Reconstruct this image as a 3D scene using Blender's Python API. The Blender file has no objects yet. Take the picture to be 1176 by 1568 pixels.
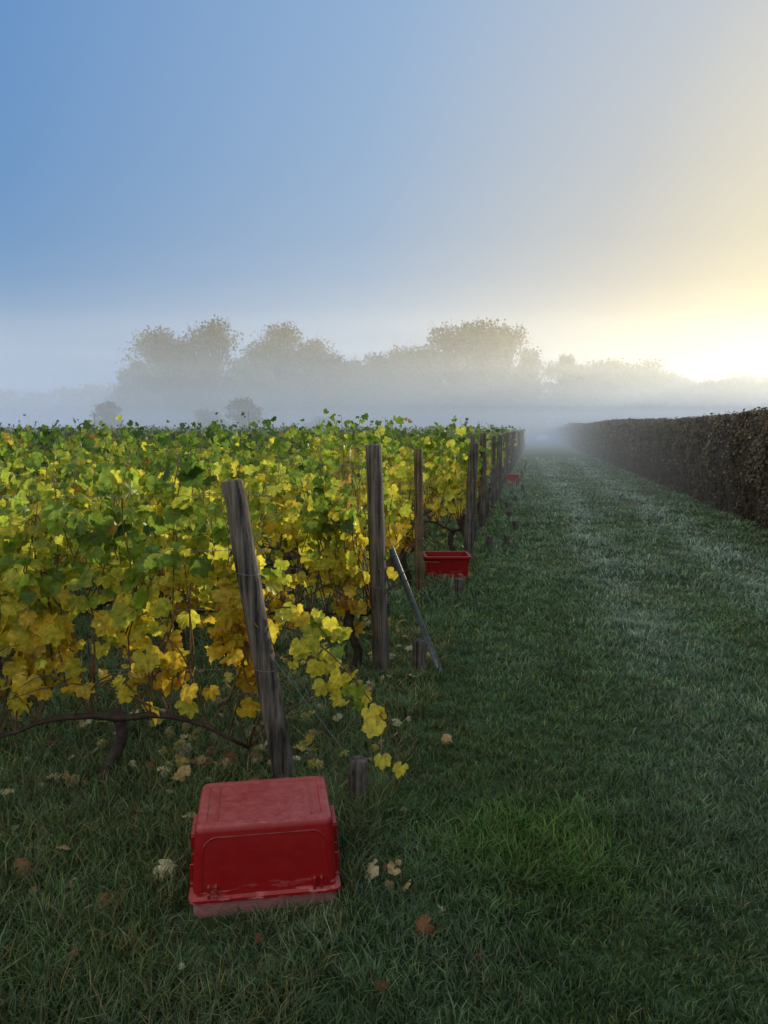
import bpy, math, numpy as np
from mathutils import Vector
R = np.random.default_rng(7)
S = bpy.context.scene
COL = S.collection
S.view_settings.view_transform='Standard'
S.view_settings.look='None'
S.view_settings.exposure=0

# ------------------------------------------------------------ helpers
def link(o):
    COL.objects.link(o); return o
def empty(name, loc=(0,0,0)):
    o=bpy.data.objects.new(name,None); o.location=loc; o.empty_display_size=.1; return link(o)
def mk(name, V, faces, mat, col=None, smooth=False, parent=None):
    """faces: list of int arrays (m,k)"""
    V=np.asarray(V,np.float32).reshape(-1,3)
    me=bpy.data.meshes.new(name)
    me.vertices.add(len(V)); me.vertices.foreach_set('co',V.ravel())
    faces=[np.asarray(f,np.int32) for f in faces if len(f)]
    loops=np.concatenate([f.ravel() for f in faces])
    tot=np.concatenate([np.full(len(f),f.shape[1],np.int32) for f in faces])
    start=np.concatenate([[0],np.cumsum(tot)[:-1]]).astype(np.int32)
    me.loops.add(len(loops)); me.loops.foreach_set('vertex_index',loops)
    me.polygons.add(len(tot)); me.polygons.foreach_set('loop_start',start)
    me.polygons.foreach_set('loop_total',tot)
    if smooth: me.polygons.foreach_set('use_smooth',np.ones(len(tot),bool))
    me.update(calc_edges=True)
    if col is not None:
        a=me.color_attributes.new('Col','FLOAT_COLOR','POINT')
        c=np.ones((len(V),4),np.float32); c[:,:3]=np.asarray(col).reshape(-1,3)
        a.data.foreach_set('color',c.ravel())
    me.materials.append(mat)
    o=bpy.data.objects.new(name,me); link(o)
    if parent is not None: o.parent=parent
    return o
class Buf:
    def __init__(s): s.V=[];s.F={};s.C=[];s.n=0
    def add(s,V,F,C=None):
        V=np.asarray(V,float).reshape(-1,3); F=np.asarray(F)
        s.V.append(V); s.F.setdefault(F.shape[1],[]).append(F+s.n)
        if C is not None: s.C.append(np.broadcast_to(np.asarray(C,float).reshape(-1,3),V.shape))
        s.n+=len(V)
    def build(s,name,mat,smooth=False,parent=None):
        return mk(name,np.concatenate(s.V),[np.concatenate(f) for f in s.F.values()],mat,
                  np.concatenate(s.C) if s.C else None,smooth,parent)
def norm(a): return a/np.maximum(np.linalg.norm(a,axis=-1,keepdims=True),1e-9)
def tube(buf,pts,rad,k=6,col=None,cap=True):
    pts=np.asarray(pts,float); n=len(pts); rad=np.broadcast_to(rad,(n,))
    d=np.gradient(pts,axis=0); d=norm(d)
    ref=np.array([0,0,1.]) if abs(d[0,2])<.8 else np.array([1.,0,0])
    a=norm(np.cross(d,ref)); b=np.cross(d,a)
    th=np.arange(k)/k*2*np.pi
    V=pts[:,None]+rad[:,None,None]*(np.cos(th)[None,:,None]*a[:,None]+np.sin(th)[None,:,None]*b[:,None])
    i=np.arange(n-1)[:,None]*k; j=np.arange(k)[None]; j2=(j+1)%k
    F=np.stack([i+j,i+j2,i+k+j2,i+k+j],-1).reshape(-1,4)
    V=V.reshape(-1,3)
    if cap:
        V=np.concatenate([V,pts[-1:]])
        buf.add(V,F,col)
        base=buf.n-len(V)
        buf.F.setdefault(3,[]).append(np.array([[base+(n-1)*k+q,base+(n-1)*k+(q+1)%k,base+n*k] for q in range(k)]))
    else: buf.add(V,F,col)

def newmat(name):
    m=bpy.data.materials.new(name); m.use_nodes=True
    nt=m.node_tree; nt.nodes.clear()
    out=nt.nodes.new('ShaderNodeOutputMaterial')
    return m,nt,out
def N(nt,t,**kw):
    n=nt.nodes.new(t)
    for k,v in kw.items():
        if k in n.inputs: n.inputs[k].default_value=v
        else: setattr(n,k,v)
    return n
def ramp(nt,fac,stops):
    r=nt.nodes.new('ShaderNodeValToRGB'); e=r.color_ramp.elements
    while len(e)<len(stops): e.new(.5)
    for q,(p,c) in zip(e,stops): q.position=p; q.color=(*c,1)
    nt.links.new(fac,r.inputs[0]); return r.outputs[0]

def leafmat(name,transl=.4,rough=.5,spec=.3,noise=40.,amt=.35):
    m,nt,out=newmat(name); L=nt.links.new
    at=N(nt,'ShaderNodeVertexColor',layer_name='Col')
    tc=N(nt,'ShaderNodeTexCoord')
    no=N(nt,'ShaderNodeTexNoise',Scale=noise,Detail=3.)
    L(tc.outputs['Object'],no.inputs['Vector'])
    mr=N(nt,'ShaderNodeMapRange'); mr.inputs['To Min'].default_value=1-amt; mr.inputs['To Max'].default_value=1+amt
    mr.inputs['From Min'].default_value=.3; mr.inputs['From Max'].default_value=.7
    L(no.outputs['Fac'],mr.inputs['Value'])
    mu=N(nt,'ShaderNodeVectorMath',operation='SCALE'); L(at.outputs['Color'],mu.inputs[0]); L(mr.outputs[0],mu.inputs['Scale'])
    p=N(nt,'ShaderNodeBsdfPrincipled',Roughness=rough); p.inputs['Specular IOR Level'].default_value=spec
    L(mu.outputs[0],p.inputs['Base Color'])
    if transl>0:
        t=N(nt,'ShaderNodeBsdfTranslucent'); L(mu.outputs[0],t.inputs['Color'])
        mx=N(nt,'ShaderNodeMixShader',Fac=transl); L(p.outputs[0],mx.inputs[1]); L(t.outputs[0],mx.inputs[2])
        L(mx.outputs[0],out.inputs[0])
    else: L(p.outputs[0],out.inputs[0])
    return m
M_leaf=leafmat('vine_leaf',.6,.40,.35)
M_grass=leafmat('grass_blade',.3,.5,.3,3.,.25)
M_hedge=leafmat('hedge_leaf',.2,.7,.15,6.,.3)
M_tree=leafmat('tree_leaf',.2,.8,.1,1.,.3)
M_fallen=leafmat('fallen_leaf',.15,.6,.2,60.,.3)
M_cane=leafmat('vine_cane',0,.7,.2,30.,.4)
def woodmat(name,c1,c2,c3,zs=2.):
    m,nt,out=newmat(name); L=nt.links.new
    tc=N(nt,'ShaderNodeTexCoord'); mp=N(nt,'ShaderNodeMapping'); mp.inputs['Scale'].default_value=(45,45,zs)
    L(tc.outputs['Object'],mp.inputs['Vector'])
    n=N(nt,'ShaderNodeTexNoise',Scale=1.,Detail=6.,Roughness=.65); L(mp.outputs[0],n.inputs['Vector'])
    n2=N(nt,'ShaderNodeTexNoise',Scale=5.,Detail=3.); L(tc.outputs['Object'],n2.inputs['Vector'])
    c=ramp(nt,n.outputs['Fac'],[(.36,c1),(.5,c2),(.70,c3)])
    c_=ramp(nt,n2.outputs['Fac'],[(.35,(.6,.6,.6)),(.65,(1.1,1.06,1.0))])
    mx=N(nt,'ShaderNodeMix',data_type='RGBA',blend_type='MULTIPLY'); mx.inputs[0].default_value=1
    L(c,mx.inputs[6]); L(c_,mx.inputs[7])
    p=N(nt,'ShaderNodeBsdfPrincipled',Roughness=.85); p.inputs['Specular IOR Level'].default_value=.2
    L(mx.outputs[2],p.inputs['Base Color'])
    b=N(nt,'ShaderNodeBump',Strength=.9,Distance=.008); L(n.outputs['Fac'],b.inputs['Height']); L(b.outputs[0],p.inputs['Normal'])
    L(p.outputs[0],out.inputs[0]); return m
M_post=woodmat('weathered_wood',(.03,.025,.021),(.125,.108,.094),(.25,.22,.195))
M_postb=woodmat('brown_wood',(.05,.035,.02),(.17,.12,.065),(.27,.20,.12))
def metal():
    m,nt,out=newmat('galvanised_steel'); L=nt.links.new
    n=N(nt,'ShaderNodeTexNoise',Scale=30.,Detail=4.)
    c=ramp(nt,n.outputs['Fac'],[(.3,(.16,.175,.19)),(.7,(.32,.35,.39))])
    p=N(nt,'ShaderNodeBsdfPrincipled',Roughness=.5,Metallic=.5); L(c,p.inputs['Base Color'])
    L(p.outputs[0],out.inputs[0]); return m
M_metal=metal()
def redmat():
    m,nt,out=newmat('red_plastic'); L=nt.links.new
    tc=N(nt,'ShaderNodeTexCoord'); ge=N(nt,'ShaderNodeNewGeometry')
    n=N(nt,'ShaderNodeTexNoise',Scale=26.,Detail=8.,Roughness=.8); L(tc.outputs['Object'],n.inputs['Vector'])
    mp=N(nt,'ShaderNodeMapping'); mp.inputs['Scale'].default_value=(14,90,60); mp.inputs['Rotation'].default_value=(0,0,.4)
    L(tc.outputs['Object'],mp.inputs['Vector'])
    n2=N(nt,'ShaderNodeTexNoise',Scale=1.,Detail=3.); L(mp.outputs[0],n2.inputs['Vector'])
    sx=N(nt,'ShaderNodeSeparateXYZ'); L(ge.outputs['Normal'],sx.inputs[0])
    up=N(nt,'ShaderNodeMapRange'); up.inputs['From Min'].default_value=.2; up.inputs['From Max'].default_value=.9
    up.inputs['To Min'].default_value=.04; up.inputs['To Max'].default_value=.55
    L(sx.outputs[2],up.inputs['Value'])
    d=N(nt,'ShaderNodeMapRange'); d.inputs['From Min'].default_value=.25; d.inputs['From Max'].default_value=.75
    L(n.outputs['Fac'],d.inputs['Value'])
    d2=N(nt,'ShaderNodeMapRange'); d2.inputs['From Min'].default_value=.60; d2.inputs['From Max'].default_value=.70
    L(n2.outputs['Fac'],d2.inputs['Value'])
    s=N(nt,'ShaderNodeMath',operation='MAXIMUM'); L(d.outputs[0],s.inputs[0]); L(d2.outputs[0],s.inputs[1])
    mu=N(nt,'ShaderNodeMath',operation='MULTIPLY'); L(s.outputs[0],mu.inputs[0]); L(up.outputs[0],mu.inputs[1])
    # worn, whitened plastic along the rim
    oz=N(nt,'ShaderNodeSeparateXYZ'); L(tc.outputs['Object'],oz.inputs[0])
    rz=N(nt,'ShaderNodeMapRange'); rz.inputs['From Min'].default_value=.11; rz.inputs['From Max'].default_value=.06
    L(oz.outputs[2],rz.inputs['Value'])
    mp3=N(nt,'ShaderNodeMapping'); mp3.inputs['Scale'].default_value=(16,16,70); L(tc.outputs['Object'],mp3.inputs['Vector'])
    n3=N(nt,'ShaderNodeTexNoise',Scale=1.,Detail=4.); L(mp3.outputs[0],n3.inputs['Vector'])
    r3=N(nt,'ShaderNodeMapRange'); r3.inputs['From Min'].default_value=.53; r3.inputs['From Max'].default_value=.63; r3.inputs['To Max'].default_value=.8
    L(n3.outputs['Fac'],r3.inputs['Value'])
    w=N(nt,'ShaderNodeMath',operation='MULTIPLY'); L(rz.outputs[0],w.inputs[0]); L(r3.outputs[0],w.inputs[1])
    mm=N(nt,'ShaderNodeMath',operation='MAXIMUM'); L(mu.outputs[0],mm.inputs[0]); L(w.outputs[0],mm.inputs[1])
    mx=N(nt,'ShaderNodeMix',data_type='RGBA'); L(mm.outputs[0],mx.inputs[0])
    mx.inputs[6].default_value=(.27,.002,.004,1); mx.inputs[7].default_value=(.58,.21,.19,1)
    p=N(nt,'ShaderNodeBsdfPrincipled',Roughness=.42); L(mx.outputs[2],p.inputs['Base Color'])
    p.inputs['Specular IOR Level'].default_value=.35
    r=N(nt,'ShaderNodeMapRange'); r.inputs['To Min'].default_value=.25; r.inputs['To Max'].default_value=.5
    L(n.outputs['Fac'],r.inputs['Value']); L(r.outputs[0],p.inputs['Roughness'])
    L(p.outputs[0],out.inputs[0]); return m
M_red=redmat()
def plain(name,c,r=.6,noise=20,amt=.3):
    m,nt,out=newmat(name); L=nt.links.new
    n=N(nt,'ShaderNodeTexNoise',Scale=float(noise),Detail=5.)
    c0=tuple(x*(1-amt) for x in c); c1=tuple(min(1,x*(1+amt)) for x in c)
    k=ramp(nt,n.outputs['Fac'],[(.3,c0),(.7,c1)])
    p=N(nt,'ShaderNodeBsdfPrincipled',Roughness=r); L(k,p.inputs['Base Color']); L(p.outputs[0],out.inputs[0]); return m
M_fade=plain('faded_red_plastic',(.32,.14,.14),.55,15,.35)
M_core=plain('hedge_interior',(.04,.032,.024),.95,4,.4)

# ------------------------------------------------------------ ground
def ground_mat():
    m,nt,out=newmat('grass_ground'); L=nt.links.new
    tc=N(nt,'ShaderNodeTexCoord')
    a=N(nt,'ShaderNodeTexNoise',Scale=.6,Detail=5.); b=N(nt,'ShaderNodeTexNoise',Scale=25.,Detail=5.,Roughness=.7)
    for n in (a,b): L(tc.outputs['Object'],n.inputs['Vector'])
    c1=ramp(nt,b.outputs['Fac'],[(.3,(.03,.05,.018)),(.55,(.07,.11,.05)),(.75,(.12,.16,.10))])
    c2=ramp(nt,a.outputs['Fac'],[(.35,(.8,.75,.7)),(.65,(1.15,1.25,1.2))])
    mx=N(nt,'ShaderNodeMix',data_type='RGBA',blend_type='MULTIPLY'); mx.inputs[0].default_value=1
    L(c1,mx.inputs[6]); L(c2,mx.inputs[7])
    p=N(nt,'ShaderNodeBsdfPrincipled',Roughness=.95); p.inputs['Specular IOR Level'].default_value=.1
    L(mx.outputs[2],p.inputs['Base Color'])
    bu=N(nt,'ShaderNodeBump',Strength=.8,Distance=.04); L(b.outputs['Fac'],bu.inputs['Height']); L(bu.outputs[0],p.inputs['Normal'])
    L(p.outputs[0],out.inputs[0]); return m
def gz(x,y):
    near=np.exp(-(np.hypot(x,y)/25)**2)
    return near*(.018*np.sin(1.9*x+.7*y)+.014*np.sin(2.7*y-1.3*x+1)+.012*np.sin(4.1*x+3.3*y))
ax=np.concatenate([-np.geomspace(1500,12.5,24),np.arange(-12,14.1,.25),np.geomspace(15,1500,24)])
ay=np.concatenate([[-600,-200,-60,-20,-8],np.arange(-4,20.1,.25),np.geomspace(21,2500,30)])
GX,GY=np.meshgrid(ax,ay); GV=np.stack([GX,GY,gz(GX,GY)],-1)
nx,ny=len(ax),len(ay)
ii=(np.arange(ny-1)[:,None]*nx+np.arange(nx-1)[None]).ravel()
mk('ground',GV,[np.stack([ii,ii+1,ii+nx+1,ii+nx],1)],ground_mat(),smooth=True)

# ------------------------------------------------------------ leaf templates
def tmpl(prs):
    pts=[(r*math.sin(math.radians(a)),r*math.cos(math.radians(a))) for a,r in prs]
    mir=[(-x,y) for x,y in pts[1:]][::-1]
    out=mir+pts
    V=np.array([(0,0)]+out,float); n=len(out)
    F=np.array([[0,i+1,i+2] for i in range(n-1)])[:,::-1]
    V/=1.5
    return V,F
T0=tmpl([(0,.98),(9,.86),(14,.86),(20,.75),(29,.70),(38,.80),(46,.90),(55,.82),(62,.82),(72,.72),(84,.74),(98,.82),(110,.72),(122,.72),(138,.62),(155,.55),(172,.22)])
T1=tmpl([(0,1),(28,.72),(48,.9),(72,.72),(98,.8),(140,.6),(170,.2)])
T2=(np.array([[0,-.35],[.45,.1],[0,.6],[-.45,.1]]),np.array([[0,1,2],[0,2,3]]))
def leaves(buf,P,Nn,Tt,size,col,T,curl=.35,edge=None,rng=R):
    """P,Nn,Tt (n,3)  size (n,) col(n,3)"""
    n=len(P); Nn=norm(Nn); Tt=norm(Tt-Nn*np.sum(Tt*Nn,-1,keepdims=True)); B=np.cross(Tt,Nn)
    t2,F=T; x=t2[:,0];y=t2[:,1]; nv=len(x)
    c=rng.normal(curl,curl*.8+.05,n)[:,None]; f=rng.normal(.12,.25,n)[:,None]
    z=-c*(x*x+y*y)[None]+f*np.abs(x)[None]+rng.normal(0,.045,(n,nv))
    V=P[:,None]+size[:,None,None]*(x[None,:,None]*B[:,None]+y[None,:,None]*Tt[:,None]+z[...,None]*Nn[:,None])
    C=np.repeat(col[:,None],nv,1)
    if edge is not None:
        w=np.clip(rng.normal(.25,.35,(n,1)),0,1)*np.hypot(x,y)[None]/.65
        w=np.clip(w,0,1)[...,None]; C=C*(1-w)+edge[:,None]*w
    off=(np.arange(n)*nv)[:,None,None]
    buf.add(V,(F[None]+off).reshape(-1,3),C.reshape(-1,3))
PAL=np.array([[.07,.14,.025],[.25,.36,.04],[.76,.66,.07],[.76,.50,.04],[.30,.16,.05]])
def palette(t):
    t=np.clip(t,0,1)*4; i=np.minimum(t.astype(int),3); f=(t-i)[:,None]
    return PAL[i]*(1-f)+PAL[i+1]*f
def clump(P,s=1.):
    x,y,z=(P*s).T
    return (np.sin(3.1*x+1.7*z+y)+np.sin(5.3*x-4.1*z+2*y+1)+np.sin(1.3*x+6.1*z-3*y+2)+np.sin(9*x+3*z+4*y))/4

POST1=((-.43,3.30,-.05),(-.655,3.30,1.37))
def vine_row(Y,xe,xl,H,lod,warm,seed,taper=True):
    rng=np.random.default_rng(seed)
    e=empty('vine_row',(xe,Y,0))
    inv=np.array([xe,Y,0])
    buf=Buf(); wood=Buf()
    per,nodes,size,T={0:(23,29,.092,T0),1:(16,24,.097,T1),2:(13,17,.12,T1),3:(9,11,.155,T2),4:(6,9,.20,T2)}[lod]
    Ln=xe-xl; ns=int(per*Ln)
    x0=rng.uniform(xl,xe,ns)
    z0=.42+rng.normal(0,.05,ns); 
    Hs=H-.07+rng.normal(0,.10 if lod<3 else .055,ns)+.05*np.sin(x0*2.3+Y)+.04*np.sin(x0*5.1+2*Y)
    if taper: Hs-=np.clip(.30-(xe-x0),0,.3)*1.3
    side=rng.choice([-1,1],ns)
    yw=rng.normal(0,.06,ns)+side*rng.uniform(0,.17,ns)
    lean=rng.normal(0,.14,ns)
    lean=np.where(x0+lean>xe+.05,-abs(lean),lean)
    flop=np.where(rng.random(ns)<.3,rng.uniform(.15,.6,ns),0)
    ph=rng.uniform(0,6,ns)
    def pos(s):
        s=s[None,:]
        z=z0[:,None]+(Hs-z0)[:,None]*s-flop[:,None]*np.clip(s-.55,0,1)**2*3
        y=Y+yw[:,None]*np.sqrt(s)+.03*np.sin(ph[:,None]+5*s)+side[:,None]*flop[:,None]*np.clip(s-.4,0,1)*.9
        x=x0[:,None]+lean[:,None]*s+.03*np.sin(2*ph[:,None]+7*s)
        return np.stack([x,y,z],-1)
    s=np.linspace(.0,1,nodes)
    Pn=pos(s).reshape(-1,3); ss=np.tile(s,ns)
    dirs=np.stack([rng.normal(0,1,len(Pn)),rng.normal(0,1,len(Pn)),rng.normal(0,.5,len(Pn))],-1)
    P=Pn+norm(dirs)*rng.uniform(.03,.12,(len(Pn),1))
    cl=clump(P,1.4)
    keep=(rng.random(len(P))<np.clip(1.0+cl*(1.35 if lod==0 else 1.5)-(P[:,2]<.82)*.22-(P[:,2]<.62)*.38,0,1))
    if lod>=3:   # interiors of the far rows are hidden: keep tops, keep row ends complete
        keep&=((P[:,2]>H-.75)|(P[:,0]>xe-2.5))
    if lod==0 and Y<4:   # foliage is tied back behind the end post
        px=-.43-.158*P[:,2]
        keep&=~((np.abs(P[:,0]-px)<.15)&(P[:,1]<3.42))
        keep&=~((P[:,0]>px-.22)&(P[:,1]<3.34)&(P[:,2]>.95))
    if lod==0 and Y>4:
        keep&=~((np.abs(P[:,0]+.035)<.13)&(P[:,1]<4.9)&(rng.random(len(P))<.85))
    P=P[keep]; ss=ss[keep]; cl=cl[keep]; n=len(P)
    sd=np.sign(P[:,1]-Y+rng.normal(0,.06,n))
    Nn=np.stack([rng.normal(0,.55,n),sd*.75+rng.normal(0,.45,n),.45+rng.normal(0,.4,n)],-1)
    Tt=np.stack([rng.normal(0,.6,n),sd*.3+rng.normal(0,.3,n),-1+rng.normal(0,.4,n)],-1)
    h=(P[:,2]-.4)/(H-.4)
    t=.50*(1-h)+.05+warm+rng.normal(0,.12,n)+clump(P,.8)*.15-.10*np.clip((xe-P[:,0]-1.2)/3,0,1)*(Y>4)
    br=rng.random(n)<.02+.06*(h<.3); t=np.where(br,.92,np.minimum(t,.70))
    c=palette(t)*rng.uniform(.75,1.2,(n,1)); edge=palette(t+.16)*rng.uniform(.7,1.1,(n,1))
    sz=size*rng.uniform(.45,1.35,n)*np.where(ss>.93,.6,1)
    leaves(buf,P-inv,Nn,Tt,sz,c,T,.4,edge if lod<2 else None,rng)
    # canes
    if lod<=2:
        q=np.linspace(0,1,7); pp=pos(q)
        step=1 if lod==0 else 2
        for i in range(0,ns,step):
            tube(wood,pp[i]-inv,np.linspace(.0045,.002,7),4,(.16,.09,.045))
    # trunks and arms
    if lod<=3:
        x=xe-.12 if lod else xe-.75
        if Y>4 and lod==0: x=xe-.17
        while x>max(xl,xe-(30 if lod<3 else 5)):
            hh=.3 if Y<4 else .42
            zz=np.linspace(-.03,hh,6)
            pts=np.stack([x+.035*np.sin(zz*14+x),Y+.03*np.cos(zz*11+x*2),zz],-1)
            tube(wood,pts-inv,np.array([.045,.034,.03,.028,.034,.03]),8,(.04,.03,.024))
            for d in (-1,1):
                u=np.linspace(0,1,8)
                px=np.minimum(x+d*.62*u,xe-.04)
                pz=hh-.03+.12*np.sin(u*3)*rng.uniform(.2,1)+(-.15*u*u if Y<4 else 0)+rng.normal(0,.008,8)
                pts=np.stack([px,Y+rng.normal(0,.012,8),pz],-1)
                tube(wood,pts-inv,np.linspace(.018,.008,8),6,(.05,.034,.026))
                for _ in range(14 if lod<2 else 0):
                    a=pts[rng.integers(1,8)]; dd=np.array([rng.normal(0,.25),rng.normal(0,.15),rng.uniform(.1,.45)])
                    v=np.linspace(0,1,6)[:,None]
                    tube(wood,a+dd*v+np.array([0,0,.12])*np.sin(v*3)-inv,np.linspace(.0052,.002,6),4,(.12,.07,.04))
            x-=1.15
    buf.build('vine_leaves',M_leaf,parent=e)
    if wood.n: wood.build('canes_and_trunks',M_cane,True,e)
    wb=Buf()
    if lod<=3:
        for z in (.5,.78,1.05,1.3):
            xs=np.linspace(xl,xe-.02,12)
            tube(wb,np.stack([xs,np.full(12,Y),z+.004*np.cos(xs*2)],-1)-inv,.0013,4,(.2,.2,.2))
        wb.build('trellis_wires',M_metal,parent=e)
    return e

rows=[(3.42,-.50,1.37,0,.09),(4.90,-.03,1.44,0,.11),(6.2,.10,1.50,1,.10),(7.5,.34,1.55,1,.10),(8.95,.93,1.58,1,.14)]
y=10.45
while y<78:
    rows.append((y,.93+.195*(y-8.95),1.60+R.normal(0,.015),2 if y<19 else (3 if y<38 else 4),.09)); y+=1.5
for i,(Y,xe,H,lod,w) in enumerate(rows):
    vine_row(Y,xe,-(.66*Y+3.2),H,lod,w,100+i,taper=(Y<4))

# drooping cane right of the first post
e=empty('drooping_vine_cane',(-.46,3.4,.75))
inv=np.array([-.46,3.4,.75]); lb=Buf(); wb=Buf(); rg=np.random.default_rng(5)
allP=[]
for (a,b,c) in [((-.46,3.42,.70),(-.2,3.35,.66),(.07,3.1,.26)),((-.46,3.42,.56),(-.25,3.4,.60),(-.12,3.3,.42)),((-.5,3.45,.78),(-.34,3.42,.82),(-.24,3.4,.62))]:
    a,b,c=map(np.array,(a,b,c)); u=np.linspace(0,1,10)[:,None]
    p=(1-u)**2*a+2*u*(1-u)*b+u*u*c
    tube(wb,p-inv,np.linspace(.005,.002,10),5,(.11,.06,.03))
    allP.append(np.repeat(p[2:],2,0))
P=np.concatenate(allP); n=len(P); P=P+rg.normal(0,.04,(n,3))
leaves(lb,P-inv,np.stack([rg.normal(0,.4,n),-.7+rg.normal(0,.35,n),.5+rg.normal(0,.3,n)],-1),
  np.stack([rg.normal(0.1,.5,n),-.3+rg.normal(0,.3,n),-1+rg.normal(0,.3,n)],-1),rg.uniform(.05,.10,n),
  palette(np.clip(rg.normal(.40,.12,n),0,.8)),T0,.4,palette(np.full(n,.6)),rg)
lb.build('leaves',M_leaf,parent=e); wb.build('cane',M_cane,True,e)

# ------------------------------------------------------------ posts / stakes
def post(name,base,top,r,mat,seed,k=14,r2=None):
    rg=np.random.default_rng(seed); b=np.array(base,float); t=np.array(top,float)
    n=14; u=np.linspace(0,1,n)[:,None]
    pts=b*(1-u)+t*u; pts[1:-1,:2]+=rg.normal(0,.003,(n-2,2))
    rr=np.linspace(r,(r2 or r*.92),n)*(1+rg.normal(0,.016,n))
    d=norm(t-b); ref=np.array([0,1.,0]); a=norm(np.cross(ref,d)); bb=np.cross(d,a)
    th=np.arange(k)/k*2*np.pi; rk=1+rg.normal(0,.04,k)
    pts=np.vstack([pts,t+d*.006]); rr=np.append(rr,rr[-1]*.86)
    V=(pts-b)[:,None]+(rr[:,None]*rk[None])[...,None]*(np.cos(th)[None,:,None]*a+np.sin(th)[None,:,None]*bb)
    n+=1
    i=np.arange(n-1)[:,None]*k; j=np.arange(k)[None]; j2=(j+1)%k
    F=np.stack([i+j,i+j2,i+k+j2,i+k+j],-1).reshape(-1,4)
    V=np.vstack([V.reshape(-1,3),pts[-1:]-b+d*.002])
    F3=np.array([[(n-1)*k+q,(n-1)*k+(q+1)%k,n*k] for q in range(k)])
    o=mk(name,V,[F,F3],mat); o.location=b
    return o
def end_post(base,top,r,mat,seed):
    o=post('wooden_post',base,top,r,mat,seed)
    b=np.array(base);t=np.array(top); w=Buf()
    for f in (.42,.72):
        c=(t-b)*f; th=np.linspace(0,2*np.pi,16)
        tube(w,np.stack([c[0]+r*1.02*np.cos(th),c[1]+r*1.02*np.sin(th),c[2]+.004*np.sin(2*th)],-1),.001,4)
    w.build('wire_wrap',M_metal,parent=o)
    return o
end_post(*POST1,.052,M_post,1)
end_post((-.01,4.84,-.05),(-.065,4.80,1.49),.055,M_post,2)
end_post((.345,7.25,-.05),(.32,7.22,1.40),.045,M_postb,3)
end_post((.97,8.8,-.05),(1.02,8.75,1.42),.062,M_post,4)
def stake(x,y,h,r,seed): return post('wooden_stake',(x,y,-.04),(x+.006,y,h),r,M_post,seed,12)
stake(-.113,3.08,.22,.044,11); stake(.225,4.86,.23,.05,12); stake(.70,7.1,.19,.05,13); stake(1.36,9.9,.2,.05,14)
sd=20
for (Y,xe,H,lod,w) in rows[5:]:
    if Y>60: break
    rg=np.random.default_rng(sd); sd+=1
    lx=rg.normal(-.04,.06)
    end_post((xe+.03,Y,-.05),(xe+.03+lx,Y-.02,1.42+rg.normal(0,.06)),.05*rg.uniform(.85,1.15),M_post,sd)
    if Y<35: stake(xe+.42+rg.normal(0,.06),Y-.1,.17*rg.uniform(.7,1.1),.045,sd+200)
for (Y,xe,H,lod,w) in rows[3:18:2]:
    for q in range(1,4):
        post('wooden_post',(xe-q*5.5,Y,-.05),(xe-q*5.5+.02,Y,H-.08),.035,M_post,sd); sd+=1
for a,b in (((-.50,3.27,.62),(-.10,3.08,.17)),((-.02,4.8,.75),(.225,4.86,.18))):
    w=Buf(); a=np.array(a);b=np.array(b); u=np.linspace(0,1,6)[:,None]
    tube(w,(a+(b-a)*u)-a,.0008,4); o=w.build('anchor_wire',M_metal); o.location=a
def strut(a,b,wd=.035):
    a=np.array(a,float); b=np.array(b,float); d=norm(b-a); s=norm(np.cross(d,[0,1.,0.2])); t=np.cross(d,s)
    prof=[(0,0),(wd,0),(wd,.004),(.004,.004),(.004,wd),(0,wd)]
    V=[];
    for p in (a,b):
        for (u,v) in prof: V.append(p-a+s*u-t*v)
    F=[[i,(i+1)%6,6+(i+1)%6,6+i] for i in range(6)]
    o=mk('metal_strut',V,[F,[[0,1,2,3],[9,8,7,6]],[[0,3,4,5][::-1],[6,9,10,11]]],M_metal); o.location=a
    return o
strut((.40,4.86,-.02),(.06,4.78,.85))

# ------------------------------------------------------------ crates
def rrect(hw,hd,r,z,seg=5):
    pts=[]
    for cx,cy,a0 in ((hw-r,hd-r,0),(-hw+r,hd-r,90),(-hw+r,-hd+r,180),(hw-r,-hd+r,270)):
        for i in range(seg+1):
            a=math.radians(a0+90*i/seg); pts.append((cx+r*math.cos(a),cy+r*math.sin(a),z))
    return pts
def loft(prof,buf,capend=True):
    rings=[rrect(*p) for p in prof]; k=len(rings[0]); V=np.array(rings).reshape(-1,3); n=len(rings)
    i=np.arange(n-1)[:,None]*k; j=np.arange(k)[None]; j2=(j+1)%k
    F=np.stack([i+j,i+j2,i+k+j2,i+k+j],-1).reshape(-1,4)
    base=buf.n; buf.add(V,F)
    if capend:
        c=np.array([[0,0,prof[-1][3]]]); ci=buf.n; buf.add(c,np.zeros((0,3),int))
        buf.F[3].append(np.array([[base+(n-1)*k+q,base+(n-1)*k+(q+1)%k,ci] for q in range(k)]))
def box(buf,c,h):
    c=np.array(c);h=np.array(h)
    V=np.array([[x,y,z] for x in(-1,1) for y in(-1,1) for z in(-1,1)])*h+c
    F=[[0,1,3,2],[4,6,7,5],[0,4,5,1],[2,3,7,6],[0,2,6,4],[1,5,7,3]]
    buf.add(V,F)
def finish(o,bev=.003):
    m=o.modifiers.new('bevel','BEVEL'); m.width=bev; m.segments=2; m.limit_method='ANGLE'; m.angle_limit=math.radians(40)
    for p in o.data.polygons: p.use_smooth=True
    o.modifiers.new('wn','WEIGHTED_NORMAL')
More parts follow.
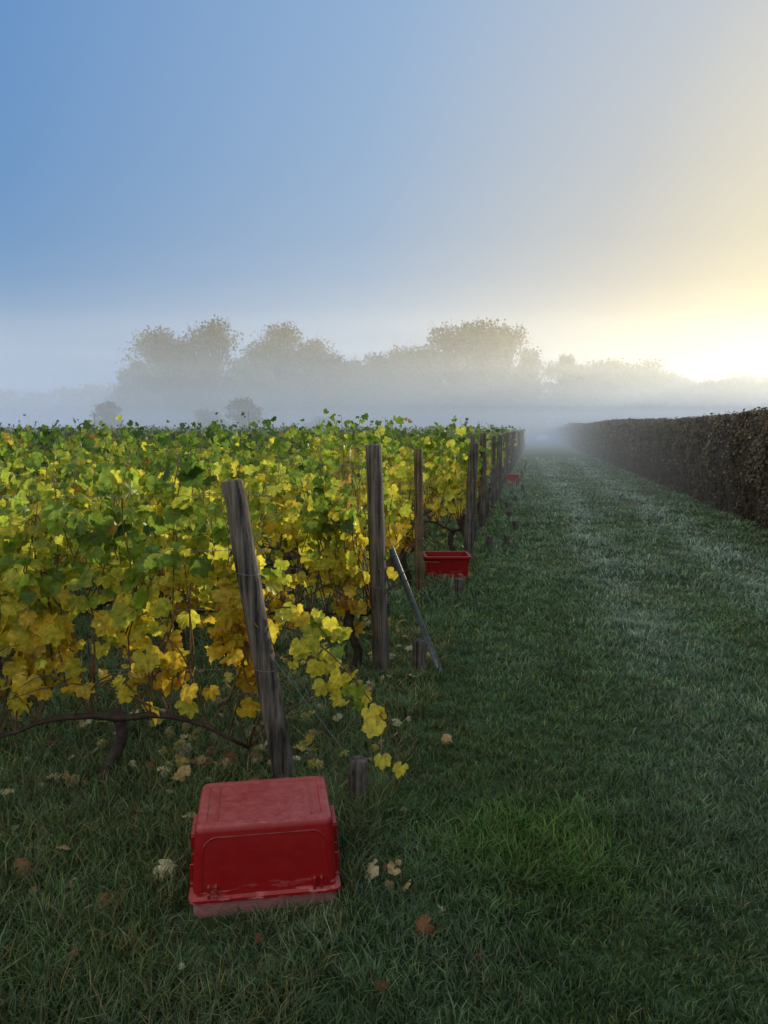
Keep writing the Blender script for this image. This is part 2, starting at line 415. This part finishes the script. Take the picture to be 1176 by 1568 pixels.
def crate_inverted(loc,rot,sc=1.):
    e=empty('red_harvest_crate',loc); e.rotation_euler=(0,0,rot); e.scale=(sc,sc,1)
    b=Buf()
    loft([(.222,.172,.02,.052),(.238,.188,.024,.052),(.238,.188,.024,.064),(.224,.174,.022,.066),
          (.219,.168,.022,.20),(.216,.160,.024,.272),(.213,.156,.024,.286),(.208,.151,.024,.292),(.200,.144,.024,.295),
          (.182,.126,.018,.295),(.180,.124,.016,.2905)],b)
    for x in (-.175,.175):
        for sy in (-1,1):
            box(b,(x,sy*.178,.086),(.004,.010,.020))
            box(b,(x+.022*np.sign(-x),sy*.178,.086),(.004,.010,.020))
    for y in (-.11,-.05,.05,.11):
        for sx in (-1,1): box(b,(sx*.228,y,.105),(.009,.003,.040))
    for sx in (-1,1):
        box(b,(sx*.226,0,.215),(.010,.062,.006)); box(b,(sx*.226,.062,.190),(.010,.004,.025)); box(b,(sx*.226,-.062,.190),(.010,.004,.025))
    # ribs on the base (the face now turned up)
    for x in (-.150,.150): box(b,(x,0,.2915),(.003,.118,.002))
    for sy in (-1,1):
        P=[]
        for x,z in [(-.198,.072),(-.194,.16),(-.190,.215)]+[(-.19+.045*(1-math.cos(a)),.215+.045*math.sin(a)) for a in np.linspace(.2,1.57,6)]:
            P.append((x,z))
        P=P+[(-x,z) for x,z in P[::-1]]
        yy=[sy*(.1745-(z-.068)*.06) for x,z in P]
        tube(b,[(x,yy_,z) for (x,z),yy_ in zip(P,yy)],.0032,6)
    o=b.build('crate_shell',M_red,parent=e); finish(o)
    c=Buf()
    loft([(.218,.168,.02,-.01),(.226,.176,.022,.004),(.224,.174,.022,.0515),(.216,.166,.02,.0515)],c,False)
    o=c.build('crate_lip',M_fade,parent=e); finish(o)
    return e
def crate_upright(loc,rot):
    e=empty('red_harvest_crate',loc); e.rotation_euler=(0,0,rot)
    b=Buf()
    loft([(.19,.14,.03,.0),(.205,.155,.03,.008),(.212,.16,.028,.05),(.222,.172,.022,.225),(.242,.192,.024,.228),(.242,.192,.024,.252),
          (.225,.175,.02,.255),(.217,.167,.02,.25),(.206,.154,.026,.02),(.2,.15,.026,.012)],b)
    for x in (-.15,-.05,.05,.15):
        for sy in (-1,1): box(b,(x,sy*.172,.2),(.004,.012,.026))
    for y in (-.1,0,.1):
        for sx in (-1,1): box(b,(sx*.222,y,.2),(.012,.004,.026))
    o=b.build('crate_shell',M_red,parent=e); finish(o)
    return e
crate_inverted((-.415,2.545,.025),math.radians(9),1.04)
crate_upright((.66,8.05,.02),math.radians(2))
crate_upright((3.62,22.1,.02),math.radians(5))

# ------------------------------------------------------------ grass
def grass():
    rg=np.random.default_rng(3)
    # random tufts; blades radiate from each tuft centre
    def sample(n,d0,d1,a0,a1,mode):
        u=rg.random(n)
        d=np.sqrt(d0*d0+u*(d1*d1-d0*d0)) if mode=='area' else d0*(d1/d0)**u
        a=rg.uniform(a0,a1,n); return d*np.sin(a),d*np.cos(a),d
    tx=[];ty=[];td=[]
    for p in (sample(11000,.6,3.2,-.95,.95,'area'),sample(29000,3.2,42,-.66,.62,'log')):
        tx.append(p[0]);ty.append(p[1]);td.append(p[2])
    tx=np.concatenate(tx);ty=np.concatenate(ty);td=np.concatenate(td); nt_=len(tx)
    hs=rg.random(nt_); hs2_=rg.random(nt_)
    per=12; idx=np.repeat(np.arange(nt_),per); n=len(idx)
    rad=.030*np.maximum(1,td/3.2)*rg.uniform(.6,1.6,nt_)
    ang=rg.uniform(0,2*np.pi,n); rr=rad[idx]*np.sqrt(rg.random(n))*1.25
    x2=tx[idx]+np.cos(ang)*rr; y2=ty[idx]+np.sin(ang)*rr
    d=np.hypot(x2,y2); hsh=hs[idx]; hs2=hs2_[idx]
    def inside(x,y,cx,cy,rot,hw,hd):
        dx=x-cx;dy=y-cy;c,s=math.cos(rot),math.sin(rot); return (abs(dx*c+dy*s)<hw)&(abs(-dx*s+dy*c)<hd)
    k=~(inside(x2,y2,-.415,2.545,.157,.25,.20)|inside(x2,y2,.66,8.05,.03,.24,.19))&(x2<5.74+.18*(y2-11.4)+.2)
    x=x2=x2[k];y=y2=y2[k];d=d[k];hsh=hsh[k];hs2=hs2[k];ang=ang[k];rq=(rr/rad[idx])[k]; n=len(x)
    patch=(np.sin(1.7*x+.9*y)+np.sin(2.9*y-2.1*x+1.3)+np.sin(.8*y+4.4*x)+1.2*np.sin(6*x+5*y+2)*np.sin(7*y-3*x))/4.2
    sc=np.maximum(1,d/3.2)**.62
    row=(x<(.93+.195*(y-8.95))+.25)
    h=(.030+.018*patch+.018*rg.random(n)+.024*hsh)*np.where(rg.random(n)<.04,1.5,1)*np.maximum(1,d/5)**.30
    h=h*np.where(row,1.45,.85)
    crd=np.hypot(x+.40,y-2.33); h*=np.where(crd<.3,.5,1)
    lushf=np.exp(-((x-.55)**2+(y-2.75)**2)/.12); h*=1+.7*lushf
    tall=np.exp(-((x-.02)**2+(y-3.05)**2)/.02)+np.exp(-((x-.32)**2+(y-4.95)**2)/.03); h*=1+.7*tall
    w=.0020*sc*rg.uniform(.7,1.5,n)*np.maximum(1,d/3.2)**.5*(1+.5*lushf)
    yaw=rg.uniform(0,2*np.pi,n)
    lean=np.stack([np.cos(yaw),np.sin(yaw)],-1)*.40+np.stack([np.cos(ang),np.sin(ang)],-1)*rq[:,None]*.55+rg.normal(0,.14,(n,2))
    fa=rg.uniform(0,2*np.pi,n); wx=np.cos(fa)*w; wy=np.sin(fa)*w
    g=gz(x2,y2)-.004
    B=np.stack([x2,y2,g],-1); W=np.stack([wx,wy,0*w],-1)
    M=B+np.stack([lean[:,0]*h*.35,lean[:,1]*h*.35,h*.6],-1)
    Tp=B+np.stack([lean[:,0]*h*1.05,lean[:,1]*h*1.05,h*rg.uniform(.75,1.05,n)],-1)
    V=np.stack([B-W,B+W,M+W*.75,M-W*.75,Tp],1)
    base=np.array([.080,.150,.036]); dew=np.array([.36,.44,.36]); straw=np.array([.34,.26,.10]); lush=np.array([.13,.27,.035])
    ctr=x-(2.75+.18*(y-6))
    aisle=np.exp(-((ctr-.85)/.38)**2)+.9*np.exp(-((ctr+.65)/.33)**2)+.42*np.exp(-(ctr/1.8)**2)
    fd=np.clip(.10+.48*aisle*np.clip(y/7,.25,1)+.14*patch+rg.normal(0,.14,n)+.14*(d>8)*~row,0,.9)[:,None]
    c=base*(1-fd)+dew*fd
    lsh=(lushf*.7+(hs2>.85)*.3)[:,None]; lsh=np.clip(lsh+rg.normal(0,.1,(n,1)),0,.9)
    c=c*(1-lsh)+lush*lsh
    ps=np.clip(.06+.24*(row&(d<6))+.15*(patch<-.3),0,1)
    st=(rg.random(n)<ps)[:,None]*rg.uniform(.3,1,(n,1))
    c=c*(1-st)+straw*st
    c*=rg.uniform(.65,1.35,(n,1))*(.78+.44*hs2[:,None])*(.72+.4*np.clip((d-2)/4,0,1))[:,None]
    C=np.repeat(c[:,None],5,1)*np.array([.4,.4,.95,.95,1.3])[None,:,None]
    o5=(np.arange(n)*5)[:,None]
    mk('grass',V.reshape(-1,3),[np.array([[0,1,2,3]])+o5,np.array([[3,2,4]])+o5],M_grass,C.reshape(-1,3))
grass()

# fallen leaves
fb=Buf(); rg=np.random.default_rng(21)
pale=np.array([.5,.44,.24]); tan=np.array([.42,.28,.12]); brn=np.array([.20,.09,.035]); yel=np.array([.55,.44,.08])
spec=[(-.79,2.58,pale,.085),(-.045,2.50,pale,.08),(-.95,2.42,brn,.08),(-.9,3.28,tan,.09),(-1.55,3.3,pale,.09),(-1.5,3.36,pale,.08),(-1.72,3.55,pale,.1),
 (-.78,2.93,tan,.06),(.03,2.48,tan,.05),(.13,2.2,brn,.07),(.3,3.75,tan,.06),(-.12,4.35,tan,.09),(-.6,3.2,brn,.09),(-.55,3.05,tan,.09),(-.45,3.1,tan,.09),
 (-1.3,2.6,brn,.07),(-1.2,2.75,tan,.06),(-1.0,3.0,brn,.07),(-1.0,3.35,pale,.07),(-.35,3.55,pale,.06),(-1.42,3.32,tan,.08),(-1.65,3.2,pale,.07)]
P=[];C=[];Z=[]
for x_,y_,c_,s_ in spec: P.append((x_,y_,gz(x_,y_)+.055)); C.append(c_); Z.append(s_)
for i in range(700):
    Y_=3.4+13*rg.random()**1.6; X_=.93+.195*(Y_-8.95)+min(rg.normal(-.35,.40),.40)-.25
    if rg.random()<.35: X_-=rg.uniform(0,3)
    P.append((X_,Y_,gz(X_,Y_)+.055)); C.append([pale,tan,brn,yel][rg.integers(4)]*rg.uniform(.5,1)); Z.append(rg.uniform(.035,.08))
for i in range(110):   # small bits of leaf litter in the near grass under the vines
    X_=rg.uniform(-2.2,.3); Y_=rg.uniform(1.7,4.6)
    if abs(X_+.415)<.35 and abs(Y_-2.55)<.35: continue
    P.append((X_,Y_,gz(X_,Y_)+.04)); C.append([pale*.8,tan,brn,brn][rg.integers(4)]*rg.uniform(.5,1)); Z.append(rg.uniform(.02,.05))
P=np.array(P);n=len(P);C=np.array(C);Z=np.array(Z)
leaves(fb,P,np.stack([rg.normal(0,.4,n),rg.normal(-.2,.4,n),np.ones(n)],-1),np.stack([rg.normal(0,1,n),rg.normal(0,1,n),np.zeros(n)],-1),Z,C,T0,.9,C*.6,rg)
fb.build('fallen_leaves',M_fallen)

# ------------------------------------------------------------ hedge
def hedge():
    rg=np.random.default_rng(31); e=empty('hedge',(5.74,11.4,0)); inv=np.array([5.74,11.4,0])
    ys=np.concatenate([np.arange(-4,30,.5),np.arange(30,95,1.5)])
    Ht=lambda y:1.84+.05*np.sin(y*.23)+.015*np.sin(y*2.1)
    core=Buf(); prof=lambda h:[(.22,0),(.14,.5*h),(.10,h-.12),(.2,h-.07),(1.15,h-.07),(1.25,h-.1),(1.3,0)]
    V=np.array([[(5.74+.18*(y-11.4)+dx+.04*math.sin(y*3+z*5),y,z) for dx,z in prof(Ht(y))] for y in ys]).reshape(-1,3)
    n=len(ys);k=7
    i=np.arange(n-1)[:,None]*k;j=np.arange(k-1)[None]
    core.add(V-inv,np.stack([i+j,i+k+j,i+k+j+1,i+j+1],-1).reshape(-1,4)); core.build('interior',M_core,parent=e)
    b=Buf()
    for (y0,y1,cnt,sz) in ((-3,9,14000,.065),(9,24,60000,.055),(24,50,36000,.10),(50,92,18000,.18)):
        y=rg.uniform(y0,y1,cnt); h=Ht(y); top=rg.random(cnt)<.28
        z=np.where(top,h-.03+rg.normal(0,.035,cnt),rg.random(cnt)**.85*h)
        dx=np.where(top,rg.uniform(.05,1.25,cnt),.10+.14*(1-z/h)+rg.normal(0,.06,cnt)+.06*np.sin(y*4+np.sin(z*5)*1.5))
        P=np.stack([5.74+.18*(y-11.4)+dx,y,z],-1)
        Nn=np.stack([np.where(top,0,-.8)+rg.normal(0,.5,cnt),rg.normal(0,.5,cnt),np.where(top,1,.3)+rg.normal(0,.5,cnt)],-1)
        T=rg.normal(0,1,(cnt,3)); t=rg.random((cnt,1))
        cl=clump(P,1.2)[:,None]
        C=np.array([.16,.115,.085])*(1-t)+np.array([.24,.17,.12])*t
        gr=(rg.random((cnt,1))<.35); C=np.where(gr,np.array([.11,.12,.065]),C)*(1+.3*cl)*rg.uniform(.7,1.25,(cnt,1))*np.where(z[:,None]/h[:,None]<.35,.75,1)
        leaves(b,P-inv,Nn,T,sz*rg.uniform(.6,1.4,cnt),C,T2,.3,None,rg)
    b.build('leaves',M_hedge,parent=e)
    s=Buf()
    for _ in range(2600):
        y=rg.uniform(4,40); x=5.74+.18*(y-11.4)+.12+rg.normal(0,.04); z=rg.uniform(0,1.5); L=rg.uniform(.2,.5)
        p=np.array([x,y,z]); q=p+np.array([rg.normal(-.03,.04),rg.normal(0,.1),L]); q[2]=min(q[2],1.9)
        tube(s,np.stack([p,(p+q)/2+rg.normal(0,.01,3),q])-inv,np.array([.006,.005,.002])*(1+y/25),3,(.13,.10,.075))
    s.build('twigs',M_cane,parent=e)
hedge()

# ------------------------------------------------------------ distant trees
tb=Buf(); tw=Buf(); rg=np.random.default_rng(41)
def tree(x,y,h,r,n=7500,sz=.27,low=.10,tws=1.):
    tube(tw,np.stack([x+np.array([0,.1,-.1,.05]),np.full(4,y),np.array([0,h*.3,h*.6,h*.9])],-1),np.array([.035,.026,.015,.004])*h*.6,6,(.05,.045,.035))
    nb=int(34+r*12); cs=[]
    for i in range(nb):
        z=low+(.95-low)*rg.random()**.8; a=rg.uniform(0,6.28)
        env=math.sin(min(1,(z-low*.5)/.42)*math.pi/2)*math.sqrt(max(.0,1-max(0,(z-.42)/.57)**2))
        rr=r*env*rg.uniform(.2,1.)
        c=np.array([x+rr*math.cos(a),y+rr*math.sin(a),z*h]); cs.append(c)
        s0=np.array([x,y,h*max(.12,z-.3)])
        tube(tw,np.stack([s0,(s0+c)/2+rg.normal(0,.2*tws,3),c]),np.array([.14,.09,.03])*tws,4,(.05,.045,.035))
    cs=np.array(cs); idx=rg.integers(0,nb,n)
    P=cs[idx]+np.clip(rg.normal(0,1,(n,3)),-1.8,1.8)*np.array([r*.17,r*.17,h*.042])
    P[:,2]=np.maximum(P[:,2],.2)
    C=np.array([.12,.11,.065])*rg.uniform(.6,1.4,(n,1))*rg.uniform(.75,1.2,nb)[idx][:,None]
    leaves(tb,P,rg.normal(0,1,(n,3)),rg.normal(0,1,(n,3)),sz*rg.uniform(.5,1.5,n),C,T2,.2,None,rg)
    for _ in range(110):
        c=cs[rg.integers(nb)]; d=norm(c-np.array([x,y,h*.4]))*rg.uniform(.8,1.7)*tws+rg.normal(0,.3*tws,3)
        tube(tw,np.stack([c,c+d]),np.array([.03,.01])*tws,3,(.05,.045,.035),False)
TY=95
for x,h,r in [(-31.6,9.8,2.9),(-28.0,14.0,4.2),(-23.9,12.0,4.0),(-19.8,14.2,4.2),(-16,12.0,3.7),(-12.5,13.8,4.2),(-8.9,12.2,3.6),(-6.5,10.0,3.0),
  (-3.6,9.6,3.2),(-.8,10.5,3.2),(2.1,11.5,3.1),(4.9,11.2,3.6),(8,13.4,4.6),(11.6,14.2,4.8),(15.2,13.7,4.4),(18,10.6,2.9),
  (24.6,9.3,3.6),(27.8,9.9,4.0),(31.4,9.7,4.0),(35.7,8.4,4.0),(39.6,7.1,3.4),(44,8.1,4),(49,8.2,4),(55,8.2,4.5),(62,8,4.5),(69,9,5)]:
    tree(x,TY+rg.uniform(-4,4),h,r)
for x in np.arange(-34,72,3.1):
    tree(x+rg.normal(0,.6),TY+3+rg.uniform(-3,3),rg.uniform(5,7.5),rg.uniform(2.4,3.4),1500,.4,.05)
for x in np.arange(-90,-38,5): tree(x,TY+40+rg.uniform(-3,3),rg.uniform(7.5,10),rg.uniform(3,4.5),1200,.5,.05)
x0,y0=21.5,TY-2
tube(tw,[(x0,y0,0),(x0,y0,10)],[.3,.06],6,(.03,.026,.02))
for z,rr,dx in ((3.5,2.2,-.3),(5,2.3,.3),(6.4,1.9,-.5),(7.6,1.7,.5),(8.6,1.3,-.3),(9.5,.9,.3)):
    n=420;a=rg.uniform(0,6.28,n);r_=rr*np.sqrt(rg.random(n))
    P=np.stack([x0+dx+r_*np.cos(a),y0+r_*np.sin(a),z+rg.normal(0,.34,n)+.12*dx*r_*np.cos(a)],-1)
    leaves(tb,P,rg.normal(0,1,(n,3)),rg.normal(0,1,(n,3)),.3*rg.uniform(.6,1.4,n),np.full((n,3),.06),T2,.2,None,rg)
e=empty('distant_trees',(0,TY,0))
for B_ in (tb,tw): B_.V=[v-np.array([0,TY,0]) for v in B_.V]
tb.build('foliage',M_tree,parent=e); tw.build('trunks_and_branches',M_cane,parent=e)
for x,y,h,r in ((-22,62,3.6,1.5),(-10.8,60,3.8,1.6),(-15,66,3.2,1.8),(-5.5,70,2.6,1.6)):
    tb=Buf();tw=Buf(); tree(x,y,h,r,2600,.18,.05,.35)
    e=empty('hawthorn_shrub',(x,y,0))
    for B_ in (tb,tw): B_.V=[v-np.array([x,y,0]) for v in B_.V]
    tb.build('foliage',M_tree,parent=e); tw.build('branches',M_cane,parent=e)

# ------------------------------------------------------------ mist (layered, thins with height)
def fogbox(name,x0,x1,y0,y1,z0,z1,dens,g,glow):
    b=Buf(); box(b,((x0+x1)/2,(y0+y1)/2,(z0+z1)/2),((x1-x0)/2,(y1-y0)/2,(z1-z0)/2))
    m,nt,out=newmat(name+'_volume')
    v=N(nt,'ShaderNodeVolumeScatter',Density=dens,Anisotropy=g); v.inputs['Color'].default_value=(.80,.71,.54,1)
    em=N(nt,'ShaderNodeEmission',Strength=dens); em.inputs['Color'].default_value=(*glow,1)  # added emission, standing in for multiply-scattered light in the mist
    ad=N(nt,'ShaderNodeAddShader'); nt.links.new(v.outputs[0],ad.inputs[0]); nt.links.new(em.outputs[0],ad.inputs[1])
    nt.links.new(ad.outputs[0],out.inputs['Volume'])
    return b.build(name,m)
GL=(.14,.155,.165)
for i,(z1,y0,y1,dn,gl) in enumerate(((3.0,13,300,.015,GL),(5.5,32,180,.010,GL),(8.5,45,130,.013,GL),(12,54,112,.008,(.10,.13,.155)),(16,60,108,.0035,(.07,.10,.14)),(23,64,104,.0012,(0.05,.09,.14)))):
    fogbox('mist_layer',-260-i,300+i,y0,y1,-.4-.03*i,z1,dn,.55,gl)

# ------------------------------------------------------------ light
EL=math.radians(8.5); AZ=math.radians(42)
sund=Vector((math.sin(AZ)*math.cos(EL),math.cos(AZ)*math.cos(EL),math.sin(EL)))
W=bpy.data.worlds.new('World'); S.world=W; W.use_nodes=True
nt=W.node_tree; nt.nodes.clear(); L=nt.links.new
o=nt.nodes.new('ShaderNodeOutputWorld'); bg=nt.nodes.new('ShaderNodeBackground'); sk=nt.nodes.new('ShaderNodeTexSky')
sk.sky_type='NISHITA'; sk.sun_disc=False; sk.sun_elevation=EL; sk.sun_rotation=AZ
sk.air_density=1.0; sk.dust_density=.6; sk.ozone_density=2; sk.altitude=0
tc=nt.nodes.new('ShaderNodeTexCoord')
nm=N(nt,'ShaderNodeVectorMath',operation='NORMALIZE'); L(tc.outputs['Generated'],nm.inputs[0])
dt=N(nt,'ShaderNodeVectorMath',operation='DOT_PRODUCT'); L(nm.outputs[0],dt.inputs[0]); dt.inputs[1].default_value=sund
ac=N(nt,'ShaderNodeMath',operation='ARCCOSINE'); L(dt.outputs['Value'],ac.inputs[0])
an=N(nt,'ShaderNodeMath',operation='DIVIDE'); L(ac.outputs[0],an.inputs[0]); an.inputs[1].default_value=math.pi
A=lambda d:d/180
hi=ramp(nt,an.outputs[0],[(0,(1.0,.93,.66)),(A(12),(.93,.87,.66)),(A(18),(.78,.77,.70)),(A(26),(.56,.62,.71)),(A(43),(.30,.47,.73)),(A(66),(.13,.30,.62)),(A(73),(.2,.40,.70)),(A(88),(.95,1.0,1.0)),(1,(1.0,.98,.94))])  # unseen sky overhead and behind camera raised above natural level as added fill
lo=ramp(nt,an.outputs[0],[(0,(1.0,.84,.42)),(A(15),(1.0,.84,.42)),(A(22),(.88,.72,.40)),(A(30),(.72,.65,.48)),(A(43),(.50,.55,.57)),(A(67),(.26,.41,.57)),(A(95),(.55,.57,.6)),(1,(.8,.78,.75))])
sx=N(nt,'ShaderNodeSeparateXYZ'); L(nm.outputs[0],sx.inputs[0])
mz=N(nt,'ShaderNodeMath',operation='MAXIMUM'); L(sx.outputs[2],mz.inputs[0]); mz.inputs[1].default_value=0
me_=N(nt,'ShaderNodeMath',operation='MULTIPLY'); L(mz.outputs[0],me_.inputs[0]); me_.inputs[1].default_value=-4.6
ex=N(nt,'ShaderNodeMath',operation='EXPONENT'); L(me_.outputs[0],ex.inputs[0])
mx=N(nt,'ShaderNodeMix',data_type='RGBA'); L(ex.outputs[0],mx.inputs[0]); L(hi,mx.inputs[6]); L(lo,mx.inputs[7])
ss=N(nt,'ShaderNodeVectorMath',operation='SCALE'); ss.inputs['Scale'].default_value=.12; L(sk.outputs[0],ss.inputs[0])
ad=N(nt,'ShaderNodeVectorMath',operation='ADD'); L(ss.outputs[0],ad.inputs[0]); ad.inputs[1].default_value=(1,1,1)
dv=N(nt,'ShaderNodeVectorMath',operation='DIVIDE'); L(ss.outputs[0],dv.inputs[0]); L(ad.outputs[0],dv.inputs[1])
m2=N(nt,'ShaderNodeMix',data_type='RGBA'); m2.inputs[0].default_value=.88; L(dv.outputs[0],m2.inputs[6]); L(mx.outputs[2],m2.inputs[7])
bg.inputs['Strength'].default_value=1.0
L(m2.outputs[2],bg.inputs[0]); L(bg.outputs[0],o.inputs[0])
Ls=bpy.data.lights.new('sun','SUN'); Ls.energy=5; Ls.angle=math.radians(2); Ls.color=(1,.86,.60)
so=bpy.data.objects.new('sun',Ls); link(so)
so.rotation_euler=(-sund).to_track_quat('-Z','Y').to_euler(); so.location=sund*60

cam=bpy.data.cameras.new('camera'); co=bpy.data.objects.new('camera',cam); link(co)
co.location=(0,0,1.6); co.rotation_euler=(math.radians(90-6.25),0,0)
cam.sensor_fit='VERTICAL'; cam.sensor_height=24; cam.lens=24*1178/1568
cam.clip_start=.05; cam.clip_end=5000
S.camera=co
